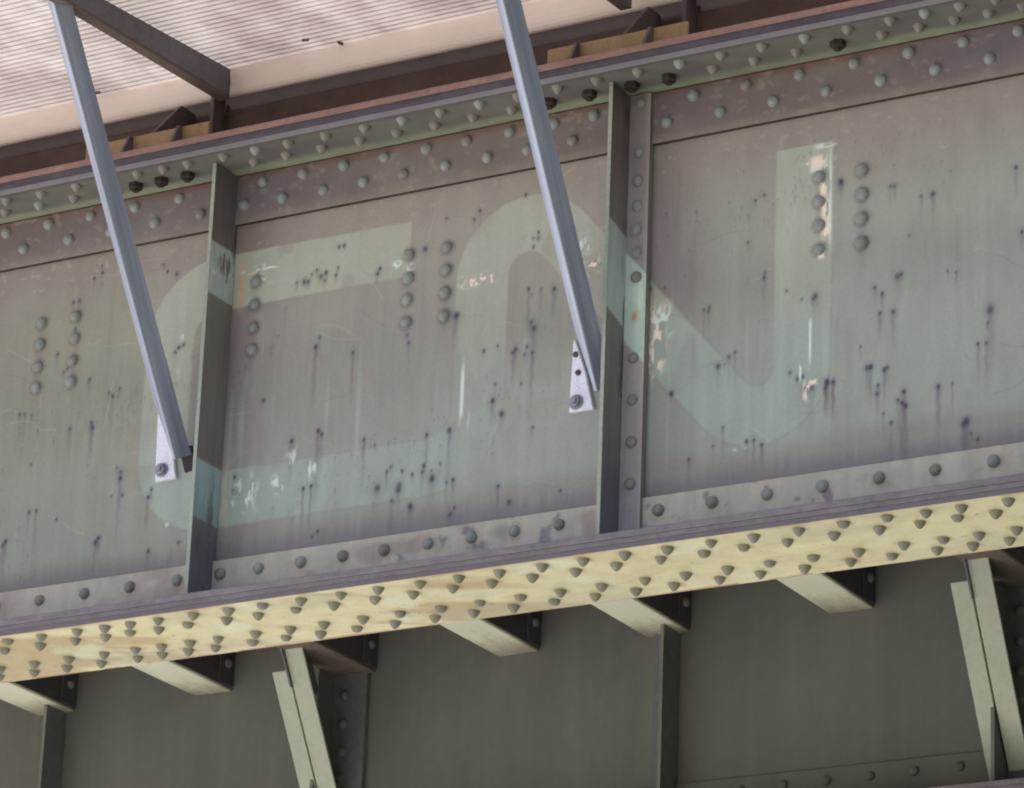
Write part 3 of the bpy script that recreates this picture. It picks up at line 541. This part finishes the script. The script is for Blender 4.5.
void_mat = steel('dark_strut_void', L((54, 52, 58)), L((70, 66, 70)), rust_amt=.2, scale=30)  # colour of the shaded void under the strut ends
bolt_mat = steel('bolt_zinc', (.30, .31, .36), (.42, .43, .48), rust_amt=.2, scale=40, metal=.3, rough=.4)
def walkway_bracket(xr, A, B, bolt, plate, label, y0=.035, holes=()):
    """xr right face of strut; A, B points (y, z) of its lower end and of its meeting with the beam"""
    t = thing('walkway_bracket', label, 'bracket', (xr, 0, .52), 'galvanised braces holding up the walkway')
    w = .054
    d = Vector((0, B[0]-A[0], B[1]-A[1])); d.normalize(); out = Vector((0, -d.z, d.y))       # outward and down
    if out.z > 0: out = -out
    P = Vector((xr, A[0], A[1])); Q = P+d*1.40
    th = .006; q = math.radians(52); lg = .051; Xv = Vector((1, 0, 0))
    e1 = math.cos(q)*Xv-math.sin(q)*out; e2 = -math.sin(q)*Xv-math.cos(q)*out
    H0 = P-e1*lg; H1 = Q-e1*lg
    b = MB()
    b.poly([H0, P, Q, H1], e2*th, bev=.0012)
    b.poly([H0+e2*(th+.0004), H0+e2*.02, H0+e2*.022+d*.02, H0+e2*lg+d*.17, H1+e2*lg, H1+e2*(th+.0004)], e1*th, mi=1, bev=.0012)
    b.build('strut', [zinc, zinc_lit], t)
    b = MB(); xb = xr
    z0 = 1.70+(y0-.0)*.055; y1 = -1.0; z1 = 1.70+y1*.055
    b.poly([(xb, y0, z0+.004), (xb, y1, z1+.004), (xb, y1, wz(y1)-.002), (xb, y0, min(wz(y0), 1.80)-.002)], (-.007, 0, 0), bev=.0012)
    bo = b.build('beam', beam_mat, t)
    b = MB(); b.poly([(xb-.036, y0, z0-.004), (xb-.036, y1, z1-.004), (xb, y1, z1-.004), (xb, y0, z0-.004)], (0, 0, .007), bev=.0012); b.build('bottom_flange', beam_low, bo)
    b = MB(); b.poly([(x, -.0145, z) for x, z in plate], (0, .014, 0), bev=.0025); b.build('gusset_plate', zinc2, t)
    b = MB(); M = Matrix.Translation((bolt[0], -.0145, bolt[1])) @ FRONT.to_4x4()
    b.lathe([(.022, 0), (.022, .004), (.016, .0042)], 18, M); b.lathe([(.0165, .004), (.0165, .014), (.013, .016), (0, .0162)], 6, M); b.lathe([(.009, .014), (.009, .024), (0, .025)], 10, M)
    for p in b.bm.faces: p.smooth = False
    b.build('bolt', bolt_mat, t)
    for hx, hz in holes:
        b = MB(); b.lathe([(.0085, 0), (.0085, .006), (.006, .008), (0, .0082)], 6, Matrix.Translation((hx, -.0145, hz)) @ FRONT.to_4x4()); b.build('bolt', gus, t)
    b = MB(); b.poly([(xr-w+.004, P.y+.004, P.z+.03), (xr-.004, P.y+.004, P.z+.03), (xr-.004, .0, P.z-.035), (xr-w+.01, .0, P.z-.04)], (0, .0+.006, .0)); b.build('strut_end_shade', void_mat, t)  # dark piece standing in for the shaded void below the strut end
    return t
walkway_bracket(-.49, (-.036, .536), (-.783, 1.668), (-.606, .511), [(-.637, .69), (-.630, .4785), (-.556, .4805), (-.585, .62), (-.63, .69)], 'left of two galvanised walkway braces, bolted to the girder beside the left stiffener')
walkway_bracket(.905, (-.042, .532), (-.6234, 1.4471), (.775, .514), [(.7575, .70), (.751, .4867), (.828, .487), (.80, .60), (.765, .70)], 'right of two galvanised walkway braces, with punched plate bolted beside the right stiffener', y0=.0, holes=((.768, .655), (.778, .60)))

# ================================================================= FLOOR BEAMS, FAR GIRDER, KNEE BRACES
fb_low = steel('pale_beam_underside', L((172, 174, 154), 2.28), L((188, 188, 168), 2.28), L((150, 116, 84), 1.29), rust_amt=.55, scale=9, st=(1, .12, 1), amp=.1)
def stain_end(m, y0, y1, colr):
    nt = m.node_tree; p = nt.nodes['Principled BSDF']; old = p.inputs['Base Color'].links[0].from_socket
    s = N(nt, 'ShaderNodeSeparateXYZ'); nt.links.new(coords(nt), s.inputs[0])
    ad = N(nt, 'ShaderNodeMath', operation='MULTIPLY_ADD'); nt.links.new(noise(nt, 9, 4, .65, coords(nt, 1, .4, 1)), ad.inputs[0]); ad.inputs[1].default_value = .34; nt.links.new(s.outputs['Y'], ad.inputs[2])
    r = N(nt, 'ShaderNodeMapRange'); r.inputs['From Min'].default_value = y0; r.inputs['From Max'].default_value = y1; nt.links.new(ad.outputs[0], r.inputs['Value'])
    nt.links.new(mix(nt, r.outputs[0], old, colr), p.inputs['Base Color'])
stain_end(fb_low, 2.62, 2.95, L((112, 88, 72)))
fb_dim_rusty = steel('dim_rusty_beam_underside', L((120, 108, 98)), L((140, 126, 112)), L((100, 74, 62)), .5, scale=12, streak=1)  # rust colour, also dimmed for the shadow these beams lie in
fb_web = steel('shaded_beam_web', L((84, 80, 88)), L((100, 94, 98)), L((76, 62, 62)), .3, scale=8)  # beam sides coloured dark to carry their shade
YF = 2.69
def floor_beam(xr, label, low):
    t = thing('cross_beam', label, 'cross beam', (xr-.08, 1.35, .745), 'cross beams crossing between the two girders')
    b = MB(); b.box(xr-.012, xr, .013, YF-.002, .757, 1.446, .002); wb = b.build('web', fb_web, t)
    b = MB(); b.box(xr-.162, xr-.0005, .02, YF-.004, .745, .757, .003); b.build('bottom_flange', low, t)
    b = MB(); b.box(xr+.0003, xr+.006, YF-.095, YF-.003, .759, 1.40, .002); ca = b.build('connection_angle', fb_web, t)
    for z in (.84, .92, 1.0, 1.08): rivet(ca, xr+.006, YF-.05, z, 'd', 3, Matrix.Rotation(math.radians(90), 3, 'Y'))
    return t
FB = [(-2.862, 'steel cross beam at far lower left corner, leftmost of those below the girder'), (-2.157, 'pale cross beam underneath the girder, between the left corner and the left knee brace'), (-1.539, 'rusty dark cross beam just right of the left knee brace'),
      (-.866, 'cross beam with brown stained underside, first one right of the rusty cross beam'), (-.272, 'cross beam just above the slim stiffener of the far girder'), (.424, 'pale clean cross beam nearest left of the right knee brace'), (1.06, 'dark cross beam just right of the right knee brace')]
for x, lb in FB: floor_beam(x, lb, fb_dim_rusty if x in (-1.539, 1.06) else fb_low)
F = thing('plate_girder', 'shadowed grey-brown plate girder on the far side of the bridge, seen beneath the near girder', 'girder', (0, YF, 0))
farp = steel('shadowed_girder_paint', L((116, 117, 112), 0.99), L((132, 131, 122), 0.99), L((112, 106, 104), 0.99), .3, scale=5, st=(1, 1, .10), bs=.15, amp=.06)
b = MB(); b.box(XL, XR, YF, YF+.012, .03, 1.43); b.build('web_plate', farp, F)
b = MB(); b.box(XL, XR, YF-.014, YF-.0005, .0495, .208, .002); fa = b.build('bottom_flange_angle', farp, F)
b = MB(); b.box(XL, XR, YF-.2, YF+.2, 0, .03, .002); b.box(XL, XR, YF-.2, YF-.0006, .0305, .0492, .002); b.build('bottom_cover_plate', edge_mat, F)
b = MB(); b.box(XL, XR, YF-.2, YF+.2, 1.4285, 1.4465, .002); b.build('top_cover_plate', edge_mat, F)
for x in (-1.0, -.86, -.7, -.54, -.22, -.06, .1, .26, .42, .58, .74, 1.1, 1.26): rivet(fa, x, YF-.014, .163, 'd', 3)
far_edge = steel('far_stiffener_edge', L((126, 128, 120)), L((142, 142, 132)), rust_amt=.2, scale=12)
far_st = steel('far_stiffener_paint', L((98, 99, 103), 1.35), L((110, 110, 110), 1.35), L((92, 84, 80), 1.35), .3, scale=6, streak=.3)
for x, wide in ((-2.897, 0), (-1.70, 1), (-.306, 0), (.912, 1), (2.2, 0), (-4.1, 0)):
    b = MB(); b.box(x-.012, x, YF-.125, YF-.0005, .21 if 0 else .0496, 1.428, .002)
    if wide: b.box(x+.0002, x+.14, YF-.026, YF-.0006, .0496, 1.428, .002)
    else: b.box(x-.09, x-.0122, YF-.026, YF-.0006, .0496, 1.428, .002)
    s = b.build('stiffener', far_st, F)
    b = MB(); b.box(x-.012, x, YF-.1282, YF-.1253, .0496, 1.428); b.build('edge', far_edge, s)
    if wide:
        for z in (.26, .36, .459, .561, .666): rivet(s, x+.05, YF-.026, z, 'd', 3)
knee_mat = steel('pale_knee_brace_paint', L((158, 162, 148), 1.57), L((172, 174, 158), 1.57), L((128, 112, 98), 1.52), .2, scale=7, streak=.4, bs=.1, amp=.08)
def knee(xg, A, B, label):
    t = thing('knee_brace', label, 'brace', (xg, A[0], A[1]), 'double-angle knee braces below the cross beams')
    d = Vector((0, B[0]-A[0], B[1]-A[1])).normalized(); n = Vector((0, d.z, -d.y))
    if n.z > 0: n = -n
    Lg = .95
    b = MB(); P = Vector((xg+.0035, A[0], A[1]))-d*.06
    b.poly([P, P+Vector((.0735, 0, 0)), P+Vector((.0735, 0, 0))+d*Lg, P+d*Lg], -n*.009, bev=.0015)
    b.poly([P-n*.0095, P-n*.075, P-n*.075+d*Lg, P-n*.0095+d*Lg], (.009, 0, 0)); b.build('angle_bar', knee_mat, t)
    b = MB(); P = Vector((xg-.0035, A[0], A[1]))+d*.082
    b.poly([P, P+Vector((-.066, 0, 0)), P+Vector((-.066, 0, 0))+d*(Lg-.17), P+d*(Lg-.17)], -n*.009, bev=.0015)
    b.poly([P-n*.0095, P-n*.075, P-n*.075+d*(Lg-.17), P-n*.0095+d*(Lg-.17)], (-.009, 0, 0)); b.build('angle_bar', knee_mat, t)
    P = Vector((xg-.0032, A[0], A[1]))
    b = MB(); b.poly([P-d*.10+n*.02, P-d*.10-n*.16, P+d*.22-n*.16, P+d*.14+n*.012], (.0064, 0, 0)); b.build('gusset_plate', far_st, t)
    return t
knee(-1.693, (2.3117, .7509), (2.541, .371), 'pale grey-green double-angle knee brace under the girder, near the left of the picture')
knee(.915, (2.325, .759), (2.659, .135), 'pale grey-green double-angle knee brace at far lower right corner, under the girder')

# ================================================================= GROUND, LIGHT, CAMERA
GZ = -5.0
m, nt, bs_ = nodes('pale_bounce_gravel')  # unseen ground, made pale on the left to bounce light upwards
c = ramp(nt, noise(nt, .35, 6, .65, coords(nt)), [(.3, (.64, .61, .56)), (.7, (.77, .73, .68))])
c = mix(nt, 1.0, c, ramp(nt, noise(nt, 14, 5, .7, coords(nt)), [(.3, (.75, .75, .75)), (.7, (1.1, 1.1, 1.1))]), 'MULTIPLY')
gx = N(nt, 'ShaderNodeSeparateXYZ'); nt.links.new(coords(nt), gx.inputs[0])
mx = N(nt, 'ShaderNodeMath', operation='ADD'); nt.links.new(gx.outputs['X'], mx.inputs[0]); nt.links.new(noise(nt, .5, 4, .6, coords(nt)), mx.inputs[1])
my = N(nt, 'ShaderNodeMapRange'); my.inputs['From Min'].default_value = 2.6; my.inputs['From Max'].default_value = 3.6; nt.links.new(mx.outputs[0], my.inputs['Value'])
c = mix(nt, my.outputs[0], c, ramp(nt, noise(nt, 3, 5, .7, coords(nt)), [(.3, (.07, .08, .05)), (.7, (.13, .14, .09))]))   # unseen dark grass verge, made up to cut bounce light from the right
nt.links.new(c, bs_.inputs['Base Color']); bs_.inputs['Roughness'].default_value = .95
b = MB(); b.bm.faces.new([b.bm.verts.new(p) for p in ((-400, -400, GZ), (400, -400, GZ), (400, 400, GZ), (-400, 400, GZ))])
tag(b.build('ground', m), kind='structure')

el, az = math.radians(71), (-.80, -.60)
sd = Vector((az[0]*math.cos(el), az[1]*math.cos(el), math.sin(el))); sd.normalize()
lt_ = bpy.data.lights.new('sun', 'SUN'); lt_.energy = 5.0; lt_.angle = math.radians(2); lt_.color = (1, .965, .91)
so = bpy.data.objects.new('sun', lt_); C.objects.link(so); so.rotation_euler = (-sd).to_track_quat('-Z', 'Y').to_euler(); so.location = (0, 0, 30)
w = bpy.data.worlds.new('World'); sc.world = w; w.use_nodes = True
nt = w.node_tree; sky = nt.nodes.new('ShaderNodeTexSky'); sky.sky_type = 'NISHITA'; sky.sun_disc = False
sky.sun_elevation = el; sky.sun_rotation = math.atan2(sd.x, sd.y); sky.air_density = 1.0; sky.dust_density = 3.0
bg = nt.nodes['Background']; nt.links.new(sky.outputs['Color'], bg.inputs['Color']); bg.inputs['Strength'].default_value = .15

f, yaw, pit, rol = 4039.2564, .53053056, .35857495, .03903559
Cp = Vector((5.9070176, -9.1181297, -3.3559046))
fw = Vector((-math.sin(yaw)*math.cos(pit), math.cos(yaw)*math.cos(pit), math.sin(pit))); rt = Vector((math.cos(yaw), math.sin(yaw), 0)); up = rt.cross(fw)
R = math.cos(rol)*rt+math.sin(rol)*up; U = -math.sin(rol)*rt+math.cos(rol)*up
cam = bpy.data.cameras.new('camera'); co = bpy.data.objects.new('camera', cam); C.objects.link(co)
M = Matrix((R, U, -fw)).transposed().to_4x4(); M.translation = Cp; co.matrix_world = M
cam.sensor_fit = 'HORIZONTAL'; cam.sensor_width = 36; cam.lens = f/1024*36; cam.shift_x = 0; cam.shift_y = -10/1024
cam.clip_start = .1; cam.clip_end = 2000
sc.camera = co
sc.view_settings.view_transform = 'Standard'; sc.view_settings.look = 'None'; sc.view_settings.exposure = 0; sc.view_settings.gamma = 1
sc.cycles.max_bounces = 8; sc.cycles.diffuse_bounces = 5
sc.cycles.filter_width = 2.0
sc.cycles.use_denoising = True
